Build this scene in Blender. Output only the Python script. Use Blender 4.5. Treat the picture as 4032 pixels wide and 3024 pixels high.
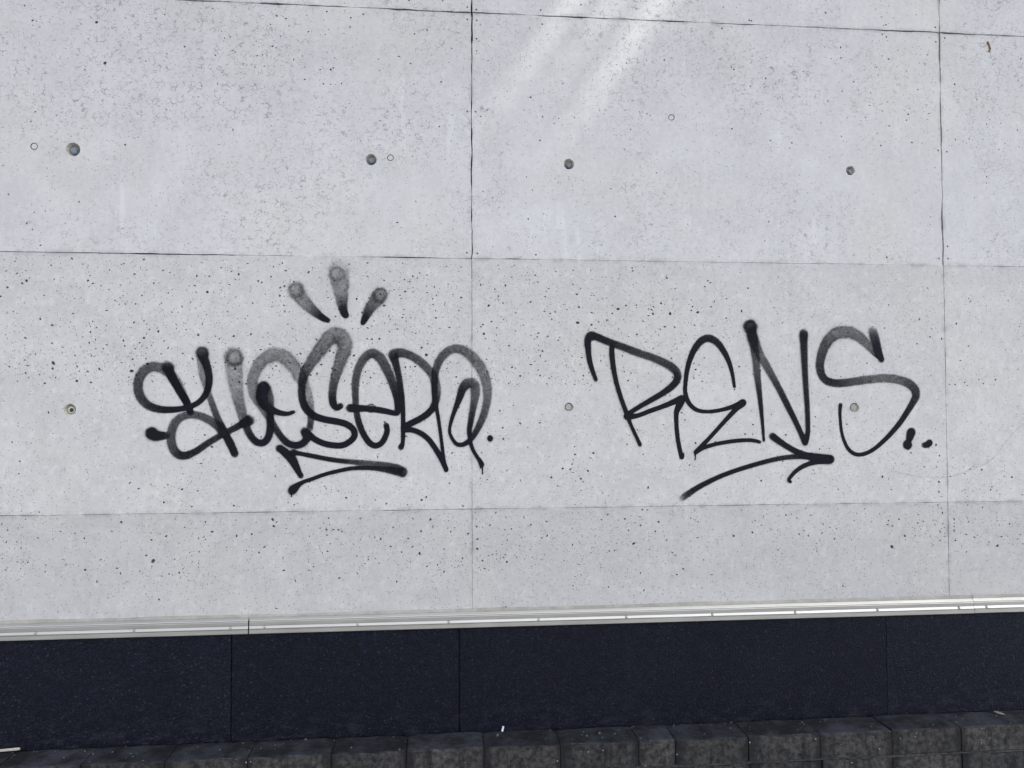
import bpy, bmesh, math, random
import numpy as np
from mathutils import Vector, Matrix
from mathutils.geometry import delaunay_2d_cdt

for o in list(bpy.data.objects):
    bpy.data.objects.remove(o)
scene = bpy.context.scene
C = scene.collection
R = math.radians

# ------------------------------------------------------------------ camera
# wall face = plane y 0, x along the wall, z up (0 = lowest panel joint in view)
cam_d = bpy.data.cameras.new('camera')
cam = bpy.data.objects.new('camera', cam_d)
C.objects.link(cam)
cam_d.sensor_width = 36.0
cam_d.lens = 36.0 * 3028.07 / 4032.0
cam_d.clip_start = 0.05
cam_d.clip_end = 3000
M = (Matrix.Rotation(-0.090252, 3, 'Z') @ Matrix.Rotation(0.027572, 3, 'X') @ Matrix.Rotation(0.0024963, 3, 'Y'))
m4 = Matrix((M @ Vector((1, 0, 0)), M @ Vector((0, 0, 1)), -(M @ Vector((0, 1, 0))))).transposed().to_4x4()
m4.translation = Vector((-0.10555, -2.76246, 0.37045))
cam.matrix_world = m4
scene.camera = cam

# ------------------------------------------------------------------ light
SUN = Vector((0.56, -0.165, 0.81)).normalized()      # towards the sun, grazing the wall
world = bpy.data.worlds.new('World')
scene.world = world
world.use_nodes = True
wn = world.node_tree
bg = wn.nodes['Background']
sky = wn.nodes.new('ShaderNodeTexSky')
sky.sky_type = 'NISHITA'
sky.sun_disc = False
sky.sun_elevation = math.asin(SUN.z)
sky.sun_rotation = math.atan2(SUN.x, SUN.y)
sky.air_density = 1.0
sky.dust_density = 1.3
sky.ozone_density = 1.0
hs = wn.nodes.new('ShaderNodeHueSaturation')      # thin high haze: paler sky
hs.inputs['Saturation'].default_value = 0.23
wn.links.new(sky.outputs[0], hs.inputs['Color'])
wn.links.new(hs.outputs[0], bg.inputs[0])
bg.inputs[1].default_value = 0.15
sun_d = bpy.data.lights.new('sun', 'SUN')
sun = bpy.data.objects.new('sun', sun_d)
C.objects.link(sun)
sun_d.energy = 2.7
sun_d.angle = R(2.3)
sun_d.color = (1.0, 0.96, 0.9)
sun.rotation_euler = SUN.to_track_quat('Z', 'Y').to_euler()

vs = scene.view_settings
vs.view_transform = 'Standard'
vs.look = 'None'
vs.exposure = 1.64
vs.gamma = 1.0
vs.use_curve_mapping = False
scene.render.engine = 'CYCLES'
scene.cycles.transparent_max_bounces = 24
scene.cycles.max_bounces = 6

# ------------------------------------------------------------------ helpers
def link(o, parent=None):
    C.objects.link(o)
    if parent is not None:
        o.parent = parent
    return o

def mesh_obj(name, verts, faces, mats, parent=None, smooth=False, mat_ids=None):
    me = bpy.data.meshes.new(name)
    me.from_pydata([tuple(v) for v in verts], [], [tuple(f) for f in faces])
    for m in (mats if isinstance(mats, (list, tuple)) else [mats]):
        me.materials.append(m)
    if mat_ids is not None:
        me.polygons.foreach_set('material_index', mat_ids)
    if smooth:
        me.polygons.foreach_set('use_smooth', [True] * len(me.polygons))
    me.update()
    return link(bpy.data.objects.new(name, me), parent)

def bm_obj(name, bm, mats, parent=None, smooth=False):
    me = bpy.data.meshes.new(name)
    bmesh.ops.recalc_face_normals(bm, faces=bm.faces)
    bm.to_mesh(me)
    bm.free()
    for m in (mats if isinstance(mats, (list, tuple)) else [mats]):
        me.materials.append(m)
    if smooth:
        me.polygons.foreach_set('use_smooth', [True] * len(me.polygons))
    return link(bpy.data.objects.new(name, me), parent)

def empty(name, loc=(0, 0, 0)):
    o = bpy.data.objects.new(name, None)
    o.location = loc
    o.empty_display_size = 0.1
    return link(o)

def tag(o, label=None, cat=None, group=None, kind=None):
    if label: o['label'] = label
    if cat: o['category'] = cat
    if group: o['group'] = group
    if kind: o['kind'] = kind
    return o

class Noise2:
    """smooth value noise on the wall plane"""
    def __init__(self, seed):
        self.t = np.random.default_rng(seed).random((256, 256))
    def __call__(self, x, z, s):
        x = x * s + 100.3; z = z * s + 77.7
        i, j = int(math.floor(x)), int(math.floor(z))
        a, b = x - i, z - j
        a = a * a * (3 - 2 * a); b = b * b * (3 - 2 * b)
        t = self.t
        g = lambda p, q: t[p & 255, q & 255]
        return (g(i, j) * (1 - a) + g(i + 1, j) * a) * (1 - b) + (g(i, j + 1) * (1 - a) + g(i + 1, j + 1) * a) * b
N1, N2, N3 = Noise2(1), Noise2(2), Noise2(3)

# ------------------------------------------------------------------ materials
class NT:
    def __init__(self, name, rough=0.9, spec=0.3):
        self.m = bpy.data.materials.new(name)
        self.m.use_nodes = True
        self.t = self.m.node_tree
        self.b = self.t.nodes['Principled BSDF']
        self.b.inputs['Roughness'].default_value = rough
        self.b.inputs['Specular IOR Level'].default_value = spec
        self.tc = self.n('ShaderNodeTexCoord')
        self.P = self.tc.outputs['Object']
    def n(self, t, **k):
        nd = self.t.nodes.new(t)
        for a, v in k.items():
            setattr(nd, a, v)
        return nd
    def put(self, sock, v):
        if isinstance(v, bpy.types.NodeSocket):
            self.t.links.new(v, sock)
        elif v is not None:
            if isinstance(v, (tuple, list)) and sock.type == 'RGBA' and len(v) == 3:
                v = (*v, 1)
            sock.default_value = v
    def math(self, op, a, b=None, clamp=False):
        nd = self.n('ShaderNodeMath', operation=op, use_clamp=clamp)
        self.put(nd.inputs[0], a); self.put(nd.inputs[1], b)
        return nd.outputs[0]
    def map(self, vec, scale=(1, 1, 1), loc=(0, 0, 0)):
        nd = self.n('ShaderNodeMapping')
        self.put(nd.inputs[0], vec)
        nd.inputs['Location'].default_value = loc
        nd.inputs['Scale'].default_value = scale
        return nd.outputs[0]
    def noise(self, vec, scale, detail=4, rough=0.55, dist=0.0, out=0):
        nd = self.n('ShaderNodeTexNoise')
        self.put(nd.inputs['Vector'], vec)
        nd.inputs['Scale'].default_value = scale
        nd.inputs['Detail'].default_value = detail
        nd.inputs['Roughness'].default_value = rough
        nd.inputs['Distortion'].default_value = dist
        return nd.outputs[out]
    def voro(self, vec, scale, feature='F1', out='Distance', rnd=1.0):
        nd = self.n('ShaderNodeTexVoronoi', feature=feature, voronoi_dimensions='3D')
        self.put(nd.inputs['Vector'], vec)
        nd.inputs['Scale'].default_value = scale
        nd.inputs['Randomness'].default_value = rnd
        return nd.outputs[out]
    def rng(self, v, a, b, c=0.0, d=1.0, smooth=True):
        nd = self.n('ShaderNodeMapRange', interpolation_type='SMOOTHSTEP' if smooth else 'LINEAR')
        self.put(nd.inputs[0], v)
        for i, x in enumerate((a, b, c, d)):
            nd.inputs[i + 1].default_value = x
        return nd.outputs[0]
    def mix(self, f, a, b, mode='MIX'):
        nd = self.n('ShaderNodeMix', data_type='RGBA', blend_type=mode)
        self.put(nd.inputs[0], f); self.put(nd.inputs[6], a); self.put(nd.inputs[7], b)
        return nd.outputs[2]
    def sep(self, vec):
        nd = self.n('ShaderNodeSeparateXYZ')
        self.put(nd.inputs[0], vec)
        return nd.outputs
    def bump(self, h, strength, dist):
        nd = self.n('ShaderNodeBump')
        self.put(nd.inputs['Height'], h)
        nd.inputs['Strength'].default_value = strength
        nd.inputs['Distance'].default_value = dist
        self.t.links.new(nd.outputs[0], self.b.inputs['Normal'])
    def color(self, v):
        self.put(self.b.inputs['Base Color'], v)

def concrete_material():
    k = NT('cast_concrete', 0.88, 0.25)
    P = k.map(k.P, (1, 0.0, 1))
    x, y, z = k.sep(k.P)
    big = k.noise(P, 1.3, 3, 0.6)
    mid = k.noise(P, 6.5, 4, 0.62, 0.4)
    fine = k.noise(P, 55, 3, 0.65)
    grain = k.noise(P, 320, 2, 0.6)
    base = k.mix(k.rng(mid, 0.3, 0.72), (0.490, 0.484, 0.496), (0.555, 0.549, 0.560))
    hue = k.noise(k.map(P, (1, 1, 1), (7, 0, 3)), 1.9, 3, 0.5)
    base = k.mix(k.math('MULTIPLY', k.rng(hue, 0.52, 0.72), 0.38), base, (0.56, 0.545, 0.49))
    hue2 = k.noise(k.map(P, (1, 1, 1), (-4, 0, 9)), 1.4, 3, 0.5)
    base = k.mix(k.math('MULTIPLY', k.rng(hue2, 0.52, 0.74), 0.32), base, (0.54, 0.51, 0.53))
    # cloudy pour marks
    base = k.mix(k.math('MULTIPLY', k.rng(big, 0.4, 0.68), 0.32), base, (0.43, 0.432, 0.438))
    base = k.mix(k.math('MULTIPLY', k.rng(fine, 0.38, 0.7), 0.30), base, (0.62, 0.62, 0.62))
    base = k.mix(k.math('MULTIPLY', k.rng(grain, 0.48, 0.72), 0.34), base, (0.30, 0.302, 0.31))
    flz = k.rng(z, 1.76, 1.82, 1.0, 0.45)
    fl = k.noise(k.map(P, (1.3, 1, 1), (3, 0, 8)), 26, 3, 0.7)
    base = k.mix(k.math('MULTIPLY', k.math('MULTIPLY', k.rng(fl, 0.54, 0.66), 0.42), flz), base, (0.64, 0.638, 0.65))
    base = k.mix(k.math('MULTIPLY', k.math('MULTIPLY', k.rng(fl, 0.45, 0.33), 0.32), flz), base, (0.38, 0.378, 0.385))
    # lime runs: thin vertical pale streaks, mostly low on the upper lift
    st = k.noise(k.map(P, (17, 1, 1.9)), 1.0, 3, 0.68)
    stm = k.noise(k.map(P, (1, 1, 1), (2, 0, 5)), 3.0, 2, 0.5)
    s = k.math('MULTIPLY', k.rng(st, 0.55, 0.72), k.rng(stm, 0.42, 0.62))
    s = k.math('MULTIPLY', s, k.rng(z, 1.72, 1.80, 0.10, 0.8))
    base = k.mix(k.math('MULTIPLY', s, 0.55), base, (0.655, 0.66, 0.672))
    # hairline crazing of the cement skin on the upper lift
    w = k.n('ShaderNodeVectorMath', operation='ADD')
    nz = k.n('ShaderNodeTexNoise')
    k.put(nz.inputs['Vector'], P); nz.inputs['Scale'].default_value = 22; nz.inputs['Detail'].default_value = 3
    sc = k.n('ShaderNodeVectorMath', operation='SCALE')
    k.put(sc.inputs[0], nz.outputs['Color']); sc.inputs['Scale'].default_value = 0.03
    k.put(w.inputs[0], P); k.put(w.inputs[1], sc.outputs[0])
    cr = k.voro(k.map(w.outputs[0], (1, 0, 1.35)), 50, 'DISTANCE_TO_EDGE')
    cr = k.rng(cr, 0.0, 0.10, 1, 0)
    crm = k.math('MULTIPLY', k.rng(k.noise(P, 34, 3, 0.75), 0.46, 0.62), k.math('MAXIMUM', k.rng(k.noise(P, 2.1, 3, 0.5), 0.40, 0.62), k.math('MULTIPLY', k.math('MULTIPLY', k.rng(x, -1.55, -1.35), k.rng(x, -0.75, -0.35, 1, 0)), k.rng(z, 2.16, 2.30))))
    crz = k.rng(z, 1.76, 1.85, 0.10, 1.0)
    cr = k.math('MULTIPLY', k.math('MULTIPLY', cr, crm), crz)
    base = k.mix(k.math('MULTIPLY', cr, 0.72), base, (0.17, 0.17, 0.18))
    # pin holes too small to model, their shade put into the colour
    v = k.voro(w.outputs[0], 130)
    vr = k.sep(k.voro(w.outputs[0], 130, out='Color'))[0]
    pm = k.noise(P, 3.4, 3, 0.62)
    thr = k.math('ADD', k.rng(pm, 0.3, 0.7, 0.02, 0.4), k.rng(z, 1.7, 1.85, 0.16, 0.0))
    pin = k.math('MULTIPLY', k.rng(v, 0.16, 0.34, 1, 0), k.math('LESS_THAN', vr, thr))
    base = k.mix(k.math('MULTIPLY', pin, 0.7), base, (0.17, 0.175, 0.19))
    # grime and leaked grout held along the form joints
    def near(v, period):
        m_ = k.math('PINGPONG', v, period / 2)
        return m_
    dj = k.math('MINIMUM', near(k.math('ADD', z, 9.0), 0.9), near(k.math('ADD', x, 18.0), 1.8))
    jn = k.noise(P, 11, 4, 0.72)
    gr_ = k.math('MULTIPLY', k.rng(dj, 0.0, 0.017, 1, 0), k.rng(jn, 0.45, 0.62))
    base = k.mix(k.math('MULTIPLY', gr_, 0.5), base, (0.26, 0.262, 0.27))
    lk = k.math('MULTIPLY', k.rng(dj, 0.0, 0.006, 1, 0), k.rng(jn, 0.46, 0.36))
    base = k.mix(k.math('MULTIPLY', lk, 0.5), base, (0.66, 0.66, 0.66))
    # tone of each pour, plus light falloff down the wall put into the colour
    oi = k.n('ShaderNodeObjectInfo')
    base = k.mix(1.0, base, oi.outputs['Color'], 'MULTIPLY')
    k.color(base)
    k.bump(k.noise(P, 90, 2, 0.7), 0.25, 0.0012)
    return k.m

def simple(name, col, rough=0.8, spec=0.3, metal=0.0, nscale=60, var=0.25, bump=0.2, bdist=0.001, aniso=(1, 1, 1)):
    k = NT(name, rough, spec)
    P = k.map(k.P, aniso)
    a = k.noise(P, nscale, 4, 0.6)
    b = k.noise(P, nscale * 0.12, 3, 0.5)
    f = k.rng(k.math('ADD', k.math('MULTIPLY', a, 0.6), k.math('MULTIPLY', b, 0.4)), 0.3, 0.7)
    lo = tuple(c * (1 - var) for c in col); hi = tuple(min(1, c * (1 + var)) for c in col)
    k.color(k.mix(f, lo, hi))
    k.b.inputs['Metallic'].default_value = metal
    if bump:
        k.bump(a, bump, bdist)
    return k.m

MAT_CONC = concrete_material()
MAT_PIT = simple('pit_shade', (0.16, 0.16, 0.166), 0.95, 0.1, nscale=200, var=0.3)  # pit interiors coloured dark, shade of the recess put into the colour
MAT_CUP = simple('cone_mortar', (0.45, 0.435, 0.375), 0.9, 0.2, nscale=140, var=0.25)
MAT_STEEL = simple('weathered_steel', (0.16, 0.18, 0.22), 0.6, 0.4, 0.35, nscale=160, var=0.3)
MAT_PLUG = simple('plug_mortar', (0.30, 0.30, 0.31), 0.9, 0.2, nscale=180, var=0.2)
MAT_BACK2 = simple('dark_backing', (0.006, 0.006, 0.008), 0.9, 0.1)
MAT_DISC = simple('disc_cement', (0.50, 0.495, 0.485), 0.9, 0.2, nscale=120, var=0.15)
MAT_BACK = simple('joint_dirt_hole_shade', (0.05, 0.05, 0.052), 0.95, 0.1)
MAT_CHIP = simple('chipped_cement', (0.56, 0.55, 0.50), 0.95, 0.1, nscale=140, var=0.2)
MAT_RUST = simple('brown_stain', (0.24, 0.17, 0.13), 0.9, 0.1, nscale=200, var=0.4)

# aluminium trim
def alu():
    k = NT('brushed_aluminium', 0.34, 0.5)
    P = k.map(k.P, (0.6, 30, 30))
    a = k.noise(P, 8, 4, 0.6)
    dirt = k.noise(k.P, 9, 5, 0.65)
    col = k.mix(k.rng(a, 0.3, 0.7), (0.43, 0.422, 0.405), (0.50, 0.492, 0.472))
    col = k.mix(k.math('MULTIPLY', k.rng(dirt, 0.5, 0.8), 0.2), col, (0.40, 0.40, 0.38))
    k.color(col)
    k.b.inputs['Metallic'].default_value = 0.9
    k.put(k.b.inputs['Roughness'], k.rng(dirt, 0.3, 0.75, 0.32, 0.42))
    return k.m
MAT_ALU = alu()
MAT_SCREW = simple('screw_steel', (0.42, 0.41, 0.40), 0.45, 0.5, 0.8, nscale=300, var=0.3, bump=0)
MAT_SEAL = simple('grey_sealant', (0.30, 0.29, 0.265), 0.7, 0.3, nscale=25, var=0.2)

def rubber():
    k = NT('black_granular_board', 0.6, 0.16)
    v = k.voro(k.P, 210, out='Color')
    r = k.sep(v)
    d = k.voro(k.P, 210)
    n = k.noise(k.P, 3.0, 4, 0.55)
    col = k.mix(k.rng(r[0], 0.35, 1.0), (0.0008, 0.0015, 0.0056), (0.0056, 0.0082, 0.0200))
    col = k.mix(k.math('GREATER_THAN', r[1], 0.985), col, (0.020, 0.022, 0.029))
    dust = k.math('MULTIPLY', k.rng(n, 0.5, 0.72), k.rng(k.noise(k.P, 160, 3, 0.7), 0.5, 0.7))
    col = k.mix(k.math('MULTIPLY', dust, 0.5), col, (0.022, 0.024, 0.029))
    x, y, z = k.sep(k.P)
    low = k.math('MULTIPLY', k.rng(z, 0.0, 0.16, 1, 0), k.rng(k.noise(k.map(k.P, (2.2, 1, 5)), 6, 5, 0.7), 0.48, 0.68))
    col = k.mix(k.math('MULTIPLY', low, 0.35), col, (0.036, 0.040, 0.048))
    oi = k.n('ShaderNodeObjectInfo')
    col = k.mix(1.0, col, k.mix(oi.outputs['Random'], (0.8, 0.82, 0.85), (1.25, 1.2, 1.12)), 'MULTIPLY')
    k.color(col)
    k.bump(k.math('MULTIPLY', k.math('SUBTRACT', 1.0, d), k.rng(r[2], 0, 1, 0.3, 1)), 0.8, 0.003)
    return k.m
MAT_RUB = rubber()

def block_mat():
    k = NT('dirty_block', 0.9, 0.25)
    geo = k.n('ShaderNodeNewGeometry')
    nx, ny, nz = k.sep(geo.outputs['Normal'])
    a = k.noise(k.P, 55, 5, 0.68)
    b = k.noise(k.P, 9, 6, 0.72)
    oi = k.n('ShaderNodeObjectInfo')
    front = k.mix(k.rng(a, 0.32, 0.7), (0.013, 0.0132, 0.0145), (0.060, 0.058, 0.057))
    front = k.mix(k.math('MULTIPLY', k.rng(k.noise(k.map(k.P, (5, 5, 1.2)), 6, 4, 0.6), 0.5, 0.68), 0.8), front, (0.009, 0.009, 0.011))
    front = k.mix(k.math('MULTIPLY', k.rng(k.noise(k.P, 30, 4, 0.6), 0.6, 0.72), 0.4), front, (0.10, 0.10, 0.105))
    top = k.mix(k.rng(b, 0.40, 0.66), (0.005, 0.006, 0.009), (0.030, 0.033, 0.045))
    top = k.mix(k.math('MULTIPLY', k.rng(a, 0.55, 0.75), 0.35), top, (0.042, 0.045, 0.052))
    gx = k.sep(k.tc.outputs['Generated'])[0]
    end = k.math('ABSOLUTE', k.math('SUBTRACT', gx, 0.5))
    end = k.math('ADD', end, k.math('MULTIPLY', k.math('SUBTRACT', k.noise(k.map(k.P, (3, 3, 1)), 7, 4, 0.65), 0.5), 0.35))
    front = k.mix(k.math('MULTIPLY', k.rng(end, 0.36, 0.5), 0.85), front, (0.010, 0.010, 0.012))
    col = k.mix(k.rng(nz, 0.5, 0.8), front, top)
    col = k.mix(1.0, col, k.mix(oi.outputs['Random'], (0.8, 0.8, 0.82), (1.2, 1.18, 1.14)), 'MULTIPLY')
    spk = k.voro(k.P, 120)
    spr = k.sep(k.voro(k.P, 120, out='Color'))[1]
    sp = k.math('MULTIPLY', k.rng(spk, 0.2, 0.35, 1, 0), k.math('GREATER_THAN', spr, 0.988))
    col = k.mix(sp, col, (0.25, 0.25, 0.25))
    k.color(col)
    k.bump(k.math('ADD', a, k.math('MULTIPLY', b, 0.5)), 0.7, 0.006)
    return k.m
MAT_BLOCK = block_mat()
MAT_MORTAR = simple('lime_mortar', (0.040, 0.041, 0.043), 0.95, 0.1, nscale=70, var=0.6, bump=0.6, bdist=0.004)
MAT_ASPHALT = simple('asphalt', (0.09, 0.09, 0.092), 0.92, 0.25, nscale=140, var=0.4, bump=0.6, bdist=0.006)
MAT_SUN_BLOCKER = simple('sun_blocker_surface', (0.42, 0.42, 0.43), 0.9, 0.2, nscale=12, var=0.1)  # surface of the unseen slabs added to block the sun
MAT_GRIT = simple('grit', (0.085, 0.085, 0.085), 0.9, 0.2, nscale=35, var=0.8, bump=0)
MAT_WOOD = simple('pale_wood', (0.40, 0.37, 0.33), 0.8, 0.2, nscale=40, var=0.2, aniso=(0.3, 4, 4))
MAT_PAPER = simple('white_paper', (0.55, 0.6, 0.68), 0.8, 0.2, nscale=90, var=0.2)
MAT_LEAF = simple('dry_leaf', (0.16, 0.155, 0.13), 0.8, 0.2, nscale=90, var=0.3)
MAT_PEBBLE = simple('pale_plastic', (0.6, 0.6, 0.6), 0.5, 0.4, nscale=50, var=0.1)

def paint_material(name, col):
    m = bpy.data.materials.new(name)
    m.use_nodes = True
    t = m.node_tree
    b = t.nodes['Principled BSDF']
    b.inputs['Base Color'].default_value = (*col, 1)
    b.inputs['Roughness'].default_value = 0.6
    b.inputs['Specular IOR Level'].default_value = 0.12
    at = t.nodes.new('ShaderNodeAttribute'); at.attribute_name = 'paint_film'
    tc = t.nodes.new('ShaderNodeTexCoord')
    def noise(s, d):
        n = t.nodes.new('ShaderNodeTexNoise')
        n.inputs['Scale'].default_value = s; n.inputs['Detail'].default_value = d
        n.inputs['Roughness'].default_value = 0.7
        t.links.new(tc.outputs['Object'], n.inputs['Vector'])
        return n.outputs[0]
    def mth(op, a, c):
        n = t.nodes.new('ShaderNodeMath'); n.operation = op
        for i, v in enumerate((a, c)):
            if isinstance(v, bpy.types.NodeSocket): t.links.new(v, n.inputs[i])
            else: n.inputs[i].default_value = v
        return n.outputs[0]
    g = mth('ADD', mth('MULTIPLY', noise(260, 2), 1.3), mth('MULTIPLY', noise(120, 3), 1.0))   # mean about 1.1
    g = mth('MAXIMUM', mth('SUBTRACT', g, 0.1), 0.05)
    d = mth('MULTIPLY', at.outputs['Fac'], g)
    al = mth('SUBTRACT', 1.0, mth('POWER', 2.71828, mth('MULTIPLY', d, -1.0)))
    t.links.new(al, b.inputs['Alpha'])
    return m
MAT_PAINT = paint_material('black_spray_paint', (0.0045, 0.005, 0.010))
MAT_PENCIL = paint_material('grey_scuff', (0.12, 0.12, 0.13))

# ------------------------------------------------------------------ setting: ground, added sun blocker
GZ = -1.16
ground = mesh_obj('ground', [(-900, -900, GZ), (900, -900, GZ), (900, 900, GZ), (-900, 900, GZ)], [(0, 1, 2, 3)], MAT_ASPHALT)
tag(ground, kind='structure')

# unseen slabs added to shade the wall; their gaps shape the sun streaks
EZ = 3.62
def sun_blocker():
    bm = bmesh.new()
    def slab(q, z0, z1):                 # q: four (x, out) corners
        lo = [bm.verts.new((x, -o, z0)) for x, o in q]
        hi = [bm.verts.new((x, -o, z1)) for x, o in q]
        bm.faces.new(lo[::-1]); bm.faces.new(hi)
        for i in range(4):
            j = (i + 1) % 4
            bm.faces.new((lo[i], lo[j], hi[j], hi[i]))
    t = (EZ - 1.87) / SUN.z
    dx = SUN.x * t
    b_ = (EZ - 1.36) * -SUN.y / SUN.z          # where the ray that ends at height 1.36 crosses the slab
    # tapering gaps between the added slabs: centre, width at the wall, width at the outer end
    slits = [(0.385 + dx, 0.080, 0.016), (0.535 + dx, 0.050, 0.008), (0.705 + dx, 0.115, 0.020)]
    m_ = (EZ - 1.86) * -SUN.y / SUN.z
    for o0, o1, taper in ((0.012, m_, False), (m_ + 0.0003, b_, True)):
        xa = xb = -7.0
        for c, w, w2 in slits:
            we = w2 if taper else w
            slab([(xa, o0), (c - w / 2, o0), (c - we / 2, o1), (xb, o1)], EZ, EZ + 0.016)
            xa, xb = c + w / 2, c + we / 2
        slab([(xa, o0), (9.0, o0), (9.0, o1), (xb, o1)], EZ, EZ + 0.016)
    slab([(-7.0, b_ + 0.0005), (9.0, b_ + 0.0005), (9.0, 1.35), (-7.0, 1.35)], EZ - 0.002, EZ + 0.018)
    return bm_obj('added_sun_blocker', bm, MAT_SUN_BLOCKER)
tag(sun_blocker(), kind='structure')

# ------------------------------------------------------------------ concrete wall
wall = empty('concrete_wall', (0, 0, -0.9))
tag(wall, 'pale grey cast concrete wall with form joints, pits and bolt holes', 'wall')
WALL_OFF = Vector((0, 0, 0.9))
rnd = random.Random(7)

def jag(seed, t, amp):
    """ragged half width of a joint at position t along it"""
    v = 0.55 * N1(t, seed * 3.1, 9) + 0.45 * N2(t, seed * 1.7, 41)
    return amp * max(0.10, 3.4 * v - 1.0)

def gap_v(x, z):
    if abs(x) < 1e-6: return 0.0026 if z > 0.9 else (0.0008 if z > 0.0 else 0.0006)
    if abs(x - 1.8) < 1e-6: return 0.0031 if z > 0.9 else (0.0010 if z > 0.0 else 0.0010)
    return 0.0012
def gap_h(z, x):
    if abs(z - 1.8) < 1e-6: return 0.0023
    if abs(z - 0.9) < 1e-6: return 0.0016 if N3(x, 4.4, 2.3) > 0.28 else 0.0007
    if abs(z) < 1e-6: return 0.0010 if N3(x, 8.8, 2.9) > 0.42 else 0.0005
    return 0.001

CLUSTERS = [(-1.18, 0.56, .10, .06, 1.3), (-0.95, 0.50, .30, .05, .9), (-0.45, 0.49, .45, .045, 1.2), (0.25, 0.52, .22, .05, .8), (0.35, 0.78, .5, .10, .5),
            (0.78, 0.68, .22, .12, .6), (-0.95, -0.19, .05, .05, 1.6), (-1.36, -0.21, .05, .06, 1.1), (-1.20, -0.26, .09, .03, 1.2), (0.62, -0.30, .14, .05, 1.5),
            (0.55, -0.10, .25, .08, .6), (1.2, -0.08, .3, .05, .8), (1.71, -0.11, .06, .05, 1.6), (0.02, -0.2, .12, .05, .8), (-0.45, -0.30, .2, .03, .9), (-0.80, 1.55, .30, .12, .7), (-1.42, 1.40, .05, .05, 1.3), (2.05, 1.32, .12, .10, .8)]
def pit_density(x, z):
    """blow holes per square metre, after the lifts of the pour"""
    n = N1(x, z, 1.7) * 0.5 + N2(x, z, 4.3) * 0.3 + N3(x, z, 11) * 0.2
    c = (max(0.0, n - 0.30) * 2.9) ** 1.6
    for px, pz, sx, sz, k_ in CLUSTERS:
        q = ((x - px) / sx) ** 2 + ((z - pz) / sz) ** 2
        if q < 6: c += k_ * math.exp(-q) * (0.5 + N3(x, z, 19))
    zz = z + 0.012 * (N2(x, 0.3, 6) - 0.5)
    if z > 0.9:
        top = 1.0 if z > 1.33 + 0.1 * (N1(x, 1.1, 2) - 0.5) else 0.30
        side = 1.7 if -1.5 < x < -0.4 and z > 1.33 else 1.0
        return 1100 * top * c * side + 45
    if z > 0.0:
        if zz > 0.445:
            low = 1.0 + 2.0 * max(0.0, 1 - (zz - 0.445) / 0.14) * (0.4 + N3(x, 2.2, 3.0))
            side = 1.0 if x < 1.0 else 0.55
            return (2300 * c + 420) * low * side
        return 700 * c + 100 + (600 * c if z < 0.16 else 0)
    edge = -0.235 + 0.11 * (N1(x, 3.3, 2.1) - 0.5) + 0.04 * (N2(x, 3.3, 9) - 0.5)
    if 0.35 < x < 0.95: edge -= 0.10
    if x > 1.15: edge += 0.06
    return (2300 * c + 420) if z > edge else 90

BIG = [(-1.3559, 0.4574, 10), (-1.1753, 0.4917, 14), (-1.4331, 0.5183, 14), (-1.104, 0.7974, 6), (-1.3066, 0.7941, 8), (-0.1794, 0.0341, 9), (-0.2666, -0.2518, 7), (0.6807, -0.057, 9), (0.6681, -0.0909, 7), (0.5875, -0.1337, 11), (-1.0969, -0.1632, 15), (-1.2033, -0.0276, 9), (-1.3243, -0.08, 8), (-0.9431, -0.1332, 7), (1.575, -0.1644, 15), (1.2493, -0.1178, 7), (1.1641, -0.0395, 8), (1.766, 0.0767, 9), (0.3273, 0.1408, 10), (0.2855, 0.1092, 9), (0.6428, 0.0683, 10), (-0.6958, -0.026, 12), (-0.6922, -0.0499, 10), (-0.5117, -0.0645, 10), (-0.6575, -0.204, 8), (-0.1864, -0.1552, 12), (-0.3661, -0.1712, 6), (-1.5175, 1.7053, 10), (-1.3057, 1.7072, 11), (-1.276, 1.5651, 12), (0.7714, -0.2295, 8), (-0.1635, 0.5514, 13), (-0.8175, 0.8321, 9), (-0.8179, -0.0812, 9), (-0.1344, -0.0043, 8), (0.535, 0.722, 12), (0.665, 0.705, 11), (0.73, 0.706, 12), (0.835, 0.712, 13), (0.385, 0.67, 12), (0.445, 0.625, 10)]
NAILS = [(-0.0154, 1.8188), (0.0169, 1.8109), (-0.0155, 1.7739), (0.0187, 1.7716), (0.0177, 1.7041), (0.0186, 1.6967), (-0.0158, 1.4361), (0.0146, 1.4352), (-0.0181, 0.9206), (0.0204, 0.9184), (1.7835, 1.8203), (1.8217, 1.78), (1.7854, 1.7638), (1.7868, 1.3429), (1.8216, 1.3379), (1.8176, 0.9733), (1.8188, 0.9266), (1.7819, 0.926), (-0.3892, 1.7762), (0.2536, 1.8195), (0.2591, 1.7678), (1.044, 1.8159), (1.0519, 1.8142), (0.9384, 1.7804), (1.5841, 1.8215), (1.5854, 1.7753), (1.5732, 0.9278), (0.2328, 0.9171)]
# form-tie holes: x, z, mouth radius, kind
TIES = [(-1.3785, 1.2589, 0.0240, 'bolt'), (-0.3599, 1.2505, 0.0205, 'bolt'), (0.3556, 1.2526, 0.0195, 'bolt'), (1.4342, 1.2554, 0.0175, 'bolt'),
        (-1.3771, 0.3590, 0.0195, 'open'), (-0.3577, 0.3605, 0.0170, 'plug'), (0.3516, 0.3630, 0.0165, 'plug'), (1.4354, 0.3582, 0.0185, 'plug')]
DISCS = [(-1.5064, 1.266, 0.0125), (-0.2916, 1.2588, 0.0118), (0.7416, 1.4376, 0.0118)]
CHIP = (1.9981, 1.7504)

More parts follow.
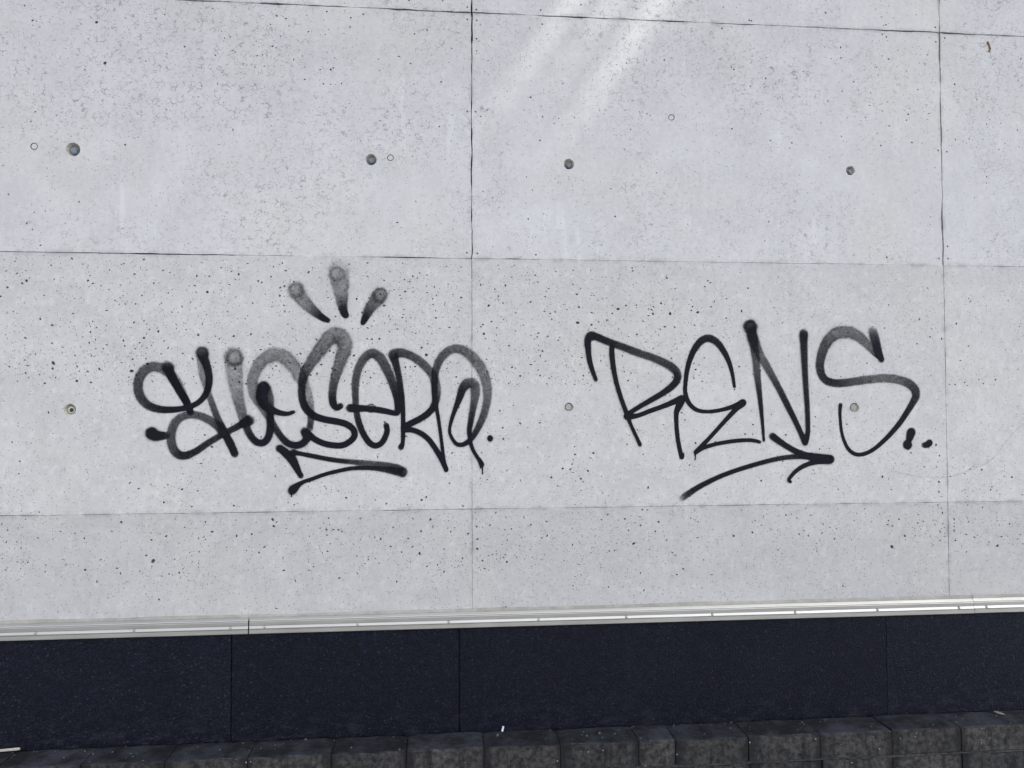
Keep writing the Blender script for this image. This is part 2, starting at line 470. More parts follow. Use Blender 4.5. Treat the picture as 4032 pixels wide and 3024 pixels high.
def panel_pits(x0, x1, z0, z1):
    """outlines (list of points), depth, taper, material id for the recesses of one panel"""
    holes, occ = [], {}
    cell = 0.02
    def free(x, z, r):
        if not (x0 + 0.006 + r < x < x1 - 0.006 - r and z0 + 0.006 + r < z < z1 - 0.006 - r): return False
        i, j = int(x / cell), int(z / cell)
        for a in range(i - 3, i + 4):
            for b in range(j - 3, j + 4):
                for (px, pz, pr) in occ.get((a, b), ()):
                    if (px - x) ** 2 + (pz - z) ** 2 < (pr + r + 0.0008) ** 2: return False
        return True
    def add(x, z, r, pts, depth, taper, mid):
        occ.setdefault((int(x / cell), int(z / cell)), []).append((x, z, r))
        holes.append((pts, (x, z), depth, taper, mid))
    ring = lambda x, z, r, n: [(x + r * math.cos(2 * math.pi * i / n), z + r * math.sin(2 * math.pi * i / n)) for i in range(n)]
    for x, z, r, kd in TIES:
        if free(x, z, r): add(x, z, r, [(px + rnd.uniform(-.0011, .0011), pz + rnd.uniform(-.0011, .0011)) for px, pz in ring(x, z, r, 28)], 0.017 if kd != 'plug' else 0.010, 0.70 if kd != 'plug' else 0.82, 2)
    for x, z, r in DISCS:
        if free(x, z, r): add(x, z, r, ring(x, z, r, 20), 0.0045, 0.96, 1)
    if x0 < CHIP[0] < x1 and z0 < CHIP[1] < z1:
        pts = [(-.003, .026), (.004, .022), (.009, .012), (.011, .002), (.0135, -.004), (.010, -.012), (.008, -.021), (.003, -.018), (-.003, -.019), (-.009, -.012), (-.012, -.004), (-.010, .006), (-.006, .016)]
        add(CHIP[0], CHIP[1], 0.028, [(CHIP[0] + a, CHIP[1] + b) for a, b in pts[::-1]], 0.006, 0.62, 3)
    def blob(x, z, r, el=None):
        n = rnd.choice((4, 5, 6, 6))
        a0 = rnd.uniform(0, 6.28); el = el or rnd.uniform(0.3, 0.9); th = rnd.gauss(0, 0.9)
        pts = []
        for i in range(n):
            a = a0 + 6.2832 * i / n
            q = r * rnd.uniform(0.7, 1.0)
            u, v = q * math.cos(a), q * math.sin(a) * el
            pts.append((x + u * math.cos(th) - v * math.sin(th), z + u * math.sin(th) + v * math.cos(th)))
        # keep star-shaped, counter-clockwise order
        pts.sort(key=lambda p: math.atan2(p[1] - z, p[0] - x))
        return pts
    for x, z, d in BIG:
        r = d * 0.00066
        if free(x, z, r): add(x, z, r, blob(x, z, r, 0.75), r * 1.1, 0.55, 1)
    for x, z in NAILS:
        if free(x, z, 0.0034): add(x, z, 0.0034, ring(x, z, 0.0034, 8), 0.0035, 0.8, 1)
    if x1 > -1.85 and x0 < 3.0 and z1 > -0.9 and z0 < 2.6:
        a, b = max(x0, -1.85), min(x1, 3.0)
        c, d = max(z0, -0.42), min(z1, 2.5)
        n = int((b - a) * (d - c) * 10000)
        for _ in range(n):
            x, z = rnd.uniform(a, b), rnd.uniform(c, d)
            if rnd.random() * 10000 > 1.3 * pit_density(x, z): continue
            u = rnd.random()
            r = 0.0010 + 0.0014 * u * u + 0.0042 * u ** 7
            if z > 0.9: r *= 0.78
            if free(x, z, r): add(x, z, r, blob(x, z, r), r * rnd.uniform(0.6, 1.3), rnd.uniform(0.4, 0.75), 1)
    return holes

def make_panel(x0, x1, z0, z1, yoff, tint):
    # ragged outline, counter-clockwise seen from the street
    out = []
    st = 0.02 if (-2 < x0 < 3 and z0 < 2) else 0.3
    nx, nz = int(round((x1 - x0) / st)), int(round((z1 - z0) / st))
    for i in range(nx):
        x = x0 + (x1 - x0) * i / nx
        out.append((max(x, x0 + gap_v(x0, z0)), z0 + jag(z0 * 7 + 1, x, gap_h(z0, x))))
    for i in range(nz):
        z = z0 + (z1 - z0) * i / nz
        out.append((x1 - jag(x1 * 5 + 2, z, gap_v(x1, z0 + 0.01)), max(z, z0 + 0.0006)))
    for i in range(nx):
        x = x1 - (x1 - x0) * i / nx
        out.append((min(x, x1 - gap_v(x1, z0 + 0.01)), z1 - jag(z1 * 7 + 4, x, gap_h(z1, x))))
    for i in range(nz):
        z = z1 - (z1 - z0) * i / nz
        out.append((x0 + jag(x0 * 5 + 5, z, gap_v(x0, z0 + 0.01)), min(z, z1 - 0.0006)))
    holes = panel_pits(x0, x1, z0, z1)
    pts = [Vector(p) for p in out]
    loops = [list(range(len(out)))]
    for h in holes:
        s = len(pts)
        pts += [Vector(p) for p in h[0]]
        loops.append(list(range(s, s + len(h[0]))))
    V, E, F, ov, oe, of = delaunay_2d_cdt(pts, [], loops, 0, 1e-6, True)
    back = {}
    for i, src in enumerate(ov):
        for s in src: back[s] = i
    verts = [(v.x, yoff, v.y) for v in V]
    faces, mids = [], []
    for f, src in zip(F, of):
        if list(src) == [0]:
            faces.append(tuple(f)); mids.append(0)
    # outer edge runs back into the wall
    lp = [back[i] for i in loops[0]]
    s = len(verts)
    verts += [(verts[i][0], yoff + 0.05, verts[i][2]) for i in lp]
    n = len(lp)
    for i in range(n):
        j = (i + 1) % n
        faces.append((lp[i], s + i, s + j, lp[j])); mids.append(0)
    # recesses
    for h, loop in zip(holes, loops[1:]):
        try: lp = [back[i] for i in loop]
        except KeyError: continue
        (cx, cz), depth, taper, mid = h[1], h[2], h[3], h[4]
        s = len(verts); n = len(lp)
        verts += [(cx + (verts[i][0] - cx) * taper, yoff + depth, cz + (verts[i][2] - cz) * taper) for i in lp]
        for i in range(n):
            j = (i + 1) % n
            faces.append((lp[i], lp[j], s + j, s + i)); mids.append(mid if mid != 3 else 4)
        faces.append(tuple(s + i for i in range(n))); mids.append(mid)
    verts = [Vector(v) + WALL_OFF for v in verts]
    # all normals towards the street
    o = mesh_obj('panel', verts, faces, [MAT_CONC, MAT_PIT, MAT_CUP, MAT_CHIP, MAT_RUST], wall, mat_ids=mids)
    bm = bmesh.new(); bm.from_mesh(o.data)
    bmesh.ops.recalc_face_normals(bm, faces=bm.faces)
    f0 = max(bm.faces, key=lambda f: f.calc_area() if f.material_index == 0 and abs(f.normal.y) > 0.9 else 0)
    if f0.normal.y > 0:
        bmesh.ops.reverse_faces(bm, faces=bm.faces)
    bm.to_mesh(o.data); bm.free()
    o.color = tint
    return o

def tone(v, w=0.0):
    return (v * (1 + w), v, v * (1 - w), 1)
panels = {}
for ci, x0 in enumerate((-5.4, -3.6, -1.8, 0.0, 1.8, 3.6, 5.4)):
    for ri, z0 in enumerate((-0.9, 0.0, 0.9, 1.8, 2.7)):
        yo = (0.0, 0.0006, -0.0004, 0.0003, -0.0006)[(ci * 2 + ri) % 5]
        base = (0.81, 0.925, 1.0, 1.03, 1.0)[ri]  # pour tones; lower rows also darkened to imitate fading light
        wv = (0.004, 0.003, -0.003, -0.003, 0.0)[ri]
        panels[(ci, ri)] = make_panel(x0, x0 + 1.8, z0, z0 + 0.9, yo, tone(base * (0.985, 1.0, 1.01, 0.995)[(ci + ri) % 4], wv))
mesh_obj('backing', [Vector(p) + WALL_OFF for p in ((-5.4, 0.052, -0.9), (7.2, 0.052, -0.9), (7.2, 0.052, 3.6), (-5.4, 0.052, 3.6),
                     (-5.4, 0.25, -0.9), (7.2, 0.25, -0.9), (7.2, 0.25, 3.6), (-5.4, 0.25, 3.6))],
         [(0, 1, 2, 3), (4, 7, 6, 5), (0, 4, 5, 1), (1, 5, 6, 2), (2, 6, 7, 3), (3, 7, 4, 0)], MAT_BACK, wall)

def lathe_y(bm, cx, cz, prof, n=24, hexa=False):
    """prof: (radius, y) from the street inwards; closes the first ring with a face"""
    rings = []
    for r, y in prof:
        rings.append([bm.verts.new((cx + r * math.cos(2 * math.pi * i / n + 0.26), y, cz + r * math.sin(2 * math.pi * i / n + 0.26))) for i in range(n)])
    bm.faces.new(rings[0])
    for a, b in zip(rings, rings[1:]):
        for i in range(n):
            bm.faces.new((a[i], a[(i + 1) % n], b[(i + 1) % n], b[i]))

def panel_at(x, z):
    return panels[(int(math.floor((x + 5.4) / 1.8)), int(math.floor((z + 0.9) / 0.9)))]
for x, z, r, kd in TIES:
    p = panel_at(x, z)
    Z = z + 0.9
    bm = bmesh.new()
    if kd == 'bolt':
        lathe_y(bm, x + 0.0015, Z - 0.003, [(r * 0.44, 0.004), (r * 0.5, 0.0055), (r * 0.5, 0.0115)], 6)
        o = bm_obj('tie_bolt', bm, MAT_STEEL, p)
        b2 = bmesh.new()
        lathe_y(b2, x, Z - 0.002, [(r * 0.30, 0.0022), (r * 0.34, 0.0032), (r * 0.34, 0.005)], 16)
        bm_obj('tie_rod', b2, MAT_STEEL, p)
        b3 = bmesh.new()
        lathe_y(b3, x, Z - 0.001, [(r * 0.60, 0.0110), (r * 0.64, 0.012), (r * 0.64, 0.0168)], 20)
        bm_obj('washer', b3, MAT_STEEL, p)
    elif kd == 'plug':
        lathe_y(bm, x - 0.001, Z + 0.001, [(r * 0.60, 0.0030), (r * 0.66, 0.0042), (r * 0.70, 0.0105)], 22)
        bm_obj('tie_plug', bm, MAT_PLUG, p)
    else:
        lathe_y(bm, x + 0.001, Z - 0.001, [(r * 0.52, 0.008), (r * 0.60, 0.0085), (r * 0.62, 0.0172)], 22)
        bm_obj('tie_plug', bm, MAT_CUP, p)
        b2 = bmesh.new()
        lathe_y(b2, x + 0.002, Z - 0.0015, [(r * 0.36, 0.0078), (r * 0.36, 0.0082)], 18)
        bm_obj('tie_hole_shade', b2, MAT_BACK, p)  # dark disc standing in for the shade down the open hole
for x, z, r in DISCS:
    bm = bmesh.new()
    lathe_y(bm, x, z + 0.9, [(r * 0.72, 0.0008), (r * 0.78, 0.0014), (r * 0.80, 0.0048)], 20)
    bm_obj('tie_plug', bm, MAT_DISC, panel_at(x, z))

# ------------------------------------------------------------------ black board skirting below the wall
SK_Y = -0.0085
skirt = empty('black_skirting', (0, SK_Y, -0.80))
tag(skirt, 'black granular board skirting between the aluminium trim and the kerb blocks', 'skirting')
xs = [-4.0, -3.19, -2.40, -1.62, -0.8308, -0.0467, 0.7433, 1.5427, 2.335, 3.13, 3.93]
for i, (a, b) in enumerate(zip(xs, xs[1:])):
    bm = bmesh.new()
    dy = (0.0, 0.0010, 0.0006, 0.0005)[i % 4]
    top, bot = 0.80 - 0.3745, 0.80 - 0.792
    cols = []
    n = 40
    # slightly wavy vertical edges
    gl = {4: 0.0016, 5: 0.0020, 6: 0.0002, 7: 0.0007}.get(i, 0.0012)
    g = {3: 0.0016, 4: 0.0020, 5: 0.0002, 6: 0.0008}.get(i, 0.0012)
    L = [(a + gl + 0.0009 * (N1(a, t * 0.4, 30) - 0.5), bot + (top - bot) * t / n) for t in range(n + 1)]
    Rr = [(b - g + 0.0009 * (N2(b, t * 0.4, 30) - 0.5), bot + (top - bot) * t / n) for t in range(n + 1)]
    fv = []
    for (lx, lz), (rx, rz) in zip(L, Rr):
        row = [bm.verts.new((lx, dy + gl, lz)), bm.verts.new((lx + 1.5 * gl, dy, lz)), bm.verts.new((rx - 1.5 * g, dy, rz)), bm.verts.new((rx, dy + g, rz)), bm.verts.new((rx, dy + 0.009, rz)), bm.verts.new((lx, dy + 0.009, lz))]
        fv.append(row)
    for p, q in zip(fv, fv[1:]):
        for j in range(6):
            jj = (j + 1) % 6
            bm.faces.new((p[j], p[jj], q[jj], q[j]))
    bm.faces.new(fv[0]); bm.faces.new(fv[-1])
    bm_obj('panel', bm, MAT_RUB, skirt)

mesh_obj('backing', [(-4.0, -0.0015 - SK_Y, 0.012), (3.93, -0.0015 - SK_Y, 0.012), (3.93, -0.0015 - SK_Y, 0.42), (-4.0, -0.0015 - SK_Y, 0.42)], [(0, 1, 2, 3)], MAT_BACK2, skirt)  # dark sheet added behind the boards so open seams read black

# ------------------------------------------------------------------ aluminium trim in three lengths
PROF = [(0.0, -0.3615), (0.002, -0.3622), (0.0105, -0.3712), (0.0112, -0.3728), (0.0098, -0.3742), (0.0122, -0.3758), (0.0130, -0.3770),
        (0.0130, -0.3880), (0.0095, -0.3892), (0.0152, -0.3985), (0.0150, -0.4003), (0.0132, -0.4012), (0.0152, -0.4028), (0.0154, -0.4155), (0.0142, -0.4172), (0.0108, -0.4172), (0.0, -0.4100)]
SCREWS = [-1.4722, -1.1527, -0.8329, -0.7184, -0.4003, -0.0833, 0.2369, 0.5555, 0.8751, 1.1888, 1.5069, 1.8284, 1.9381, 2.256, 2.575]
def trim(x0, x1, label, dz=0.0):
    t = empty('aluminium_trim', ((x0 + x1) / 2, 0, -0.417 + dz))
    tag(t, label, 'trim', 'aluminium trim lengths along the wall foot')
    ox, oz = (x0 + x1) / 2, -0.417
    n = 24
    verts, faces = [], []
    for i in range(n + 1):
        x = x0 + (x1 - x0) * i / n
        wob = 0.0005 * (N1(x, 5.5, 1.4) - 0.5)
        verts += [(x - ox, -o - (wob if o > 0 else 0), z - oz) for o, z in PROF]
    k = len(PROF)
    for i in range(n):
        for j in range(k):
            jj = (j + 1) % k
            faces.append((i * k + j, i * k + jj, (i + 1) * k + jj, (i + 1) * k + j))
    faces.append(tuple(range(k))); faces.append(tuple(n * k + j for j in reversed(range(k))))
    o = mesh_obj('rail', verts, faces, MAT_ALU, t)
    for sx in SCREWS:
        if x0 < sx < x1:
            bm = bmesh.new()
            lathe_y(bm, sx - ox, -0.3945 - oz, [(0.0018, -0.0172), (0.0034, -0.0166), (0.0046, -0.0145), (0.0046, -0.0100)], 14)
            s_ = bm_obj('screw', bm, MAT_SCREW, t, smooth=False)
    # sealant bead on top, uneven lower and upper edge
    m = int((x1 - x0) / 0.02)
    verts, faces = [], []
    for i in range(m + 1):
        x = x0 + 0.001 + (x1 - x0 - 0.002) * i / m
        up = -0.3525 + 0.004 * (N2(x, 9.1, 7) - 0.5) + 0.003 * (N1(x, 2.0, 2) - 0.5)
        for o_, z in ((-0.001, up), (0.0016, up - 0.0015), (0.0032, -0.3600), (0.0036, -0.3632), (-0.001, -0.3640)):
            verts.append((x - ox, -o_ - 0.0006, z - oz))
    for i in range(m):
        for j in range(5):
            jj = (j + 1) % 5
            faces.append((i * 5 + j, i * 5 + jj, (i + 1) * 5 + jj, (i + 1) * 5 + j))
    mesh_obj('sealant', verts, faces, MAT_SEAL, t)
    return t
trim(-4.6, -0.7745, 'aluminium trim length at the left end, left of the wide black gap')
trim(-0.7701, 1.8878, 'longest visible aluminium trim, running between its two end gaps')
trim(1.8890, 5.2, 'short visible aluminium trim at the right end past the rusty joint', 0.0006)

# ------------------------------------------------------------------ kerb of blocks
kerb = empty('block_kerb', (0, -0.09, GZ))
tag(kerb, 'dark stained low block kerb along the foot of the wall', 'kerb')
def block(x0, x1, z0, z1, yb, yf):
    """one rounded, slightly uneven block; coordinates in the world"""
    bm = bmesh.new()
    nx = 7
    j = lambda a: rnd.uniform(-a, a)
    dz, dy = j(0.0018), j(0.003)
    r = 0.005
    prof = [(yb, z0), (yb, z1 - r), (yb - r, z1), (yf + r, z1), (yf + 0.002, z1 - 0.002), (yf, z1 - r), (yf, z0)]
    rows = []
    for i in range(nx + 1):
        t = i / nx
        x = x0 + (x1 - x0) * t
        e = 0.0022 if i in (0, nx) else 0.0
        row = []
        for q, (y, z) in enumerate(prof):
            zz = z - (e if z > z1 - 0.002 else 0) + dz + j(0.0019)
            yy = y + (e if y < yf + 0.003 else 0) + dy + j(0.0019)
            row.append(bm.verts.new((x, yy + 0.09, zz - GZ)))
        rows.append(row)
    k = len(prof)
    for a, b in zip(rows, rows[1:]):
        for q in range(k):
            qq = (q + 1) % k
            bm.faces.new((a[q], a[qq], b[qq], b[q]))
    bm.faces.new(rows[0]); bm.faces.new(rows[-1])
    return bm_obj('block', bm, MAT_BLOCK, kerb)
JX = [-2.563, -2.302, -2.043, -1.783, -1.522, -1.2617, -1.0011, -0.7401, -0.4719, -0.2237, 0.0337, 0.2934, 0.5639, 0.6923, 0.9516, 1.2100, 1.4730, 1.7342, 1.996, 2.257, 2.518, 2.779]
YB, YF, BT = -0.022, -0.1495, -0.778
for a, b in zip(JX, JX[1:]):
    g = rnd.choice((0.0007, 0.0012, 0.0012, 0.0026))
    block(a + g, b - g, BT - 0.086, BT, YB, YF)
JX2 = [-2.43 + 0.2605 * i for i in range(20)]
for rw in range(3):
    off = 0.0 if rw % 2 == 0 else 0.13
    zt = BT - 0.094 - rw * 0.098
    for a, b in zip(JX2, JX2[1:]):
        block(a + 0.003 + off, b - 0.003 + off, zt - 0.088, zt, YB, YF + 0.002)
# mortar core, set back from the block faces but filling the bed joints
bm = bmesh.new()
nseg = 260
prev = None
zs = [BT - 0.001, BT - 0.086, BT - 0.094, GZ - 0.02]
for i in range(nseg + 1):
    x = -2.5 + 5.25 * i / nseg
    bed = -0.0008 + 0.022 * max(0.0, N1(x, 6.6, 5) * 0.7 + N2(x, 6.6, 31) * 0.3 - 0.42)
    row = [(-0.028, BT - 0.012), (YF + 0.016, BT - 0.012), (YF + 0.016, BT - 0.0855), (YF + bed, BT - 0.0885 + 0.002 * (N2(x, 1.2, 17) - 0.5)), (YF + bed, BT - 0.0925 - 0.004 * N1(x, 3.9, 12)), (YF + 0.014, BT - 0.095), (YF + 0.014, GZ - 0.02), (-0.028, GZ - 0.02)]
    row = [bm.verts.new((x, y + 0.09, z - GZ)) for y, z in row]
    if prev:
        for q in range(len(row)):
            qq = (q + 1) % len(row)
            bm.faces.new((prev[q], prev[qq], row[qq], row[q]))
    prev = row
bm_obj('mortar', bm, MAT_MORTAR, kerb)

# ------------------------------------------------------------------ spray paint
# (tag, [(x mm, z mm, width mm, optical depth) ...], [dwell spots])
STROKES = [
('left',[(-1053.8,504.3,33.5,2.6),(-1036.6,465.4,30.3,3.2),(-1011.5,420.8,27.4,3.5),(-989.6,382.5,25.5,4.5),(-976.9,348.9,22.3,5)],[(-1053.8,504.3,41.4,1.2)]),
('left',[(-980.1,360.1,19.1,1),(-1008.5,424.0,31.9,0.6),(-1036.6,471.8,35.1,0.7),(-1067.6,497.3,35.7,0.9),(-1101.5,508.4,35.6,1.0),(-1132.0,494.0,36.6,1.1),(-1151.4,455.8,34.3,1.3),(-1147.9,411.4,33.6,1.4),(-1124.7,378.0,30.5,1.7),(-1090.8,362.0,27.3,2.2),(-1050.9,357.8,23.6,3),(-1004.8,361.8,21.0,3),(-971.0,371.3,19.8,3.4),(-943.3,388.8,19.8,3.4),(-923.4,417.5,22.4,3.4),(-914.4,455.9,24.3,3.2),(-919.4,497.5,26.3,3.0),(-930.5,529.5,31.4,2.6),(-938.5,554.5,38.4,2)],[(-938.5,555.8,44.2,1.3)]),
('left',[(-944.5,539.1,28.8,0.5),(-939.5,487.9,25.6,0.6),(-929.9,452.7,23.0,0.7),(-915.6,411.1,23.0,1),(-899.7,366.3,24.3,1.2),(-883.9,324.7,25.0,1.6),(-868.1,292.6,26.2,2.6),(-852.3,260.6,26.9,5),(-836.5,228.5,26.3,5),(-825.1,202.2,25.0,5)],[]),
('left',[(-777.9,320.4,23.1,3),(-805.9,305.1,24.4,2.4),(-846.2,282.9,23.7,2.0),(-883.4,262.4,23.7,1.9),(-923.5,237.1,24.3,1.9),(-960.3,211.9,25.5,2.1),(-997.2,198.5,29.3,2.3),(-1021.9,207.6,31.2,1.8),(-1037.5,236.3,32.4,1.4),(-1040.3,271.3,32.4,1.25),(-1032.0,306.2,32.5,1.15),(-1010.7,330.0,30.6,1.1),(-976.9,341.0,29.3,1.1),(-939.7,334.5,29.4,1.1),(-905.5,316.8,30.7,1.2),(-877.4,292.7,30.7,1.7),(-863.3,270.2,26.9,3)],[]),
('left',[(-799.7,308.3,26.9,5),(-788.8,314.0,32.1,5),(-777.9,320.4,37.9,5)],[]),
('left',[(-1105.9,277.4,38.7,6),(-1096.0,269.7,35.6,6),(-1074.6,267.7,29.2,5),(-1065.4,268.3,28.0,3),(-1054.7,269.8,25.4,0.8)],[(-1104.7,276.4,39.4,4)]),
('left',[(-831.0,539.5,61.0,0.5),(-829.8,510.5,60.4,0.45),(-827.4,472.0,55.2,0.42),(-822.4,436.7,48.8,0.48),(-815.9,398.1,42.4,0.65),(-806.3,359.6,37.2,0.85),(-796.7,324.3,32.7,1.15),(-783.9,289.0,27.0,1.9),(-768.1,260.0,25.0,2.8),(-749.2,243.3,24.4,3.2),(-730.4,241.2,24.4,3.4),(-714.2,256.5,25.7,3.4),(-706.2,285.4,26.4,3.2),(-705.8,327.1,26.4,2.6),(-705.4,365.8,26.4,1.8),(-708.8,401.2,29.6,1.2),(-720.6,427.0,36.1,1.8),(-730.1,436.6,41.9,3)],[(-830.1,539.5,62.6,0.75),(-731.0,436.0,42.5,1.5)]),
('left',[(-731.0,433.4,41.2,3),(-736.1,401.2,38.6,3.5),(-725.0,372.2,29.6,4),(-699.7,356.1,24.5,5),(-674.5,346.3,19.3,5),(-646.1,343.0,14.8,5),(-625.6,348.8,12.3,5)],[]),
('left',[(-588.2,281.5,29.7,4),(-579.3,258.9,27.8,4),(-595.0,238.0,25.8,3.6),(-620.2,231.8,25.2,3.4),(-645.5,240.0,24.5,3),(-670.9,265.9,24.5,2.4),(-691.5,298.1,24.5,1.9),(-712.2,333.6,27.7,1.1),(-737.5,372.3,31.5,0.8),(-759.7,410.9,39.2,0.72),(-767.8,452.7,39.2,0.72),(-755.6,497.8,42.5,0.68),(-729.1,533.3,46.4,0.62),(-691.4,551.2,49.7,0.6),(-653.5,538.4,49.8,0.6),(-624.8,507.7,49.1,0.6),(-602.5,472.2,45.3,0.55),(-584.9,436.6,36.2,0.48),(-572.0,391.3,29.8,0.55),(-567.0,352.4,26.5,0.9),(-566.9,316.9,23.9,1.4),(-569.9,287.8,23.3,2.2)],[]),
('left',[(-463.5,369.8,21.4,5),(-476.2,362.4,20.1,5),(-489.0,377.0,25.9,3.6),(-492.3,406.2,28.5,2.0),(-489.3,441.9,31.8,1.3),(-479.9,480.9,36.4,1.0),(-467.2,519.9,42.9,0.9),(-454.5,559.0,48.8,0.8),(-449.8,588.4,54.0,0.72),(-461.1,611.2,57.3,0.7),(-480.4,620.8,55.9,0.72),(-502.7,610.9,53.9,0.75),(-524.9,581.5,49.3,0.8),(-547.1,552.2,46.1,0.85),(-569.2,519.7,40.8,0.95),(-586.6,490.5,36.3,1.25),(-595.9,458.1,31.1,1.7),(-598.9,422.5,27.8,2.0),(-595.6,390.2,26.5,2.6),(-581.2,357.8,26.5,4),(-555.7,335.1,24.6,5),(-517.5,322.0,23.3,5),(-472.8,313.7,22.7,5),(-440.9,303.9,22.7,5),(-418.4,284.3,22.1,5),(-415.1,263.2,22.1,5),(-431.1,243.8,22.1,5),(-456.6,231.1,22.0,5),(-491.7,231.3,21.4,5),(-526.7,239.6,21.4,5),(-555.3,254.4,21.3,5),(-574.4,270.6,23.3,5),(-587.1,277.1,27.8,4.5)],[]),
('left',[(-431.5,362.2,29.2,6),(-412.2,360.6,26.7,5),(-383.4,360.5,23.4,3.5),(-344.8,357.1,22.2,3.5),(-306.1,350.5,20.9,4),(-277.0,343.9,18.9,5),(-265.6,343.8,19.6,5),(-264.1,363.4,21.6,5),(-267.3,396.1,23.5,3.2),(-277.1,435.3,28.8,2.0),(-290.1,471.3,32.0,1.5),(-306.4,507.2,35.3,1.25),(-325.8,539.9,36.6,1.2),(-351.7,556.2,35.3,1.3),(-374.2,546.3,33.3,1.3),(-393.4,520.1,31.6,1.2),(-406.2,487.5,30.0,1.2),(-412.5,448.4,28.3,1.3),(-412.4,406.1,25.0,1.5),(-410.7,370.3,23.4,1.7),(-405.7,334.6,22.8,2),(-396.0,298.8,22.8,2.8),(-379.9,263.0,21.8,3.6),(-360.5,236.9,21.5,4.5),(-341.2,228.6,20.8,5),(-321.9,236.6,20.5,5),(-307.5,259.3,20.2,5),(-301.1,282.0,19.6,5),(-304.3,301.6,19.6,5)],[]),
('left',[(-282.2,553.1,34.4,2.2),(-274.0,530.2,28.8,2.4),(-264.3,494.2,24.2,2.2),(-256.1,448.4,22.2,2.3),(-249.5,405.9,20.3,2.8),(-246.2,363.4,17.7,3.6),(-244.6,324.2,16.3,5),(-244.5,275.2,15.4,5),(-247.0,232.8,15.3,5),(-252.5,222.1,21.5,6)],[]),
('left',[(-282.2,553.1,36.6,1.4),(-254.6,558.1,34.1,1.5),(-222.1,550.1,32.1,1.35),(-192.8,533.7,32.2,1.2),(-166.7,510.8,32.2,1.1),(-143.8,484.5,32.2,1.05),(-130.8,455.0,33.5,0.95),(-125.9,422.1,31.9,1.1),(-129.1,389.3,28.6,1.8),(-140.5,359.8,25.3,2.8),(-163.4,336.9,23.6,3.6),(-192.6,319.0,23.6,4),(-221.8,304.5,22.9,5),(-242.9,291.5,23.5,5)],[]),
('left',[(-242.9,284.3,20.9,5),(-212.1,283.2,19.0,5),(-182.8,271.6,19.0,5),(-156.8,251.8,19.0,5),(-134.0,222.2,19.0,5),(-114.4,189.4,19.0,5),(-99.7,159.8,17.7,5),(-91.5,140.1,16.4,6)],[]),
('left',[(-92.2,140.1,15.1,6),(-98.7,163.1,13.8,5),(-104.6,208.9,12.1,5),(-112.8,274.5,11.8,5),(-122.6,340.1,13.1,4),(-130.7,379.4,17.1,4),(-134.0,422.1,22.3,2.6),(-134.0,455.0,24.3,2.2),(-130.8,487.9,27.6,1.5),(-121.0,520.8,30.2,1.25),(-101.3,550.5,32.3,1.1),(-75.1,570.4,32.3,1.0),(-48.8,573.8,34.3,0.95),(-19.1,560.7,36.3,0.9),(7.2,537.6,39.6,0.82),(33.6,501.3,41.0,0.75),(46.8,471.6,39.0,0.75),(55.0,428.6,35.7,0.85),(53.3,382.3,30.7,0.95),(43.3,339.5,29.0,1.15),(26.7,300.0,25.7,1.6),(6.9,263.9,22.1,2.2),(-12.8,241.0,19.7,3),(-35.8,229.7,16.4,4.5),(-55.5,233.1,13.8,5),(-71.9,254.5,11.2,5),(-80.1,277.5,10.5,5),(-73.5,316.9,13.1,5),(-58.7,359.6,17.1,4.5),(-43.9,399.0,25.0,3.2),(-32.4,431.9,32.0,2.2),(-15.9,450.1,38.2,1.3),(3.8,448.4,38.9,1.1),(12.1,425.3,37.0,1.0),(8.7,389.0,30.3,1.1),(2.1,349.5,25.4,1.6),(-4.5,313.3,22.1,2.4),(-9.5,277.2,17.8,3.6),(-6.3,244.3,14.2,5),(1.9,214.6,12.8,5),(16.7,188.2,12.5,5),(29.9,168.4,16.5,5),(34.8,156.9,19.1,6)],[]),
('left',[(64.6,254.3,20.5,6),(65.6,247.7,18.5,5)],[(65.0,252.0,20.5,3)]),
('left',[(35.8,152.7,6.2,5),(37.4,140.4,4.5,5),(37.8,125.0,4.1,5)],[]),
('left',[(30.6,154.8,4.9,5),(29.4,144.5,3.3,5)],[]),
('left',[(-619.1,776.4,53.1,0.45),(-596.1,744.1,48.7,0.55),(-578.1,724.0,43.0,0.7),(-560.1,707.8,36.5,1.1),(-542.1,691.7,28.8,2),(-524.1,679.6,22.7,4),(-508.1,671.6,16.3,6)],[(-620.5,778.5,56.7,0.6)]),
('left',[(-470.8,857.9,69.3,0.4),(-471.7,835.3,70.3,0.42),(-466.6,806.8,61.1,0.45),(-463.5,776.1,53.4,0.55),(-461.3,745.5,41.8,0.9),(-457.2,721.0,32.6,1.8),(-453.2,700.6,26.9,4),(-446.1,690.0,22.8,6)],[(-478.7,837.3,55.0,0.35)]),
('left',[(-329.5,763.2,51.1,0.6),(-341.6,742.5,47.4,0.8),(-355.7,726.0,41.3,0.95),(-367.7,705.4,35.1,1.4),(-377.7,684.8,26.9,2.6),(-386.8,664.3,18.0,6)],[(-327.9,764.2,55.7,0.8)]),
('left',[(-675.1,223.1,25.1,6),(-651.4,205.2,28.3,6),(-632.4,185.8,31.6,6),(-619.7,163.2,26.4,5),(-606.9,137.3,20.0,5),(-598.9,123.4,18.7,5)],[]),
('left',[(-629.3,206.6,25.1,5),(-610.4,204.2,16.1,4),(-572.4,196.5,16.1,3.5),(-524.8,186.4,16.8,3),(-477.0,178.0,17.5,2.5),(-429.2,172.7,19.5,1.7),(-381.1,167.4,22.7,1.3),(-333.0,162.1,24.7,1.2),(-291.1,155.2,27.4,1.4),(-262.0,145.1,32.6,1.8),(-248.4,136.2,35.2,1.2)],[(-246.5,134.2,36.5,1.6)]),
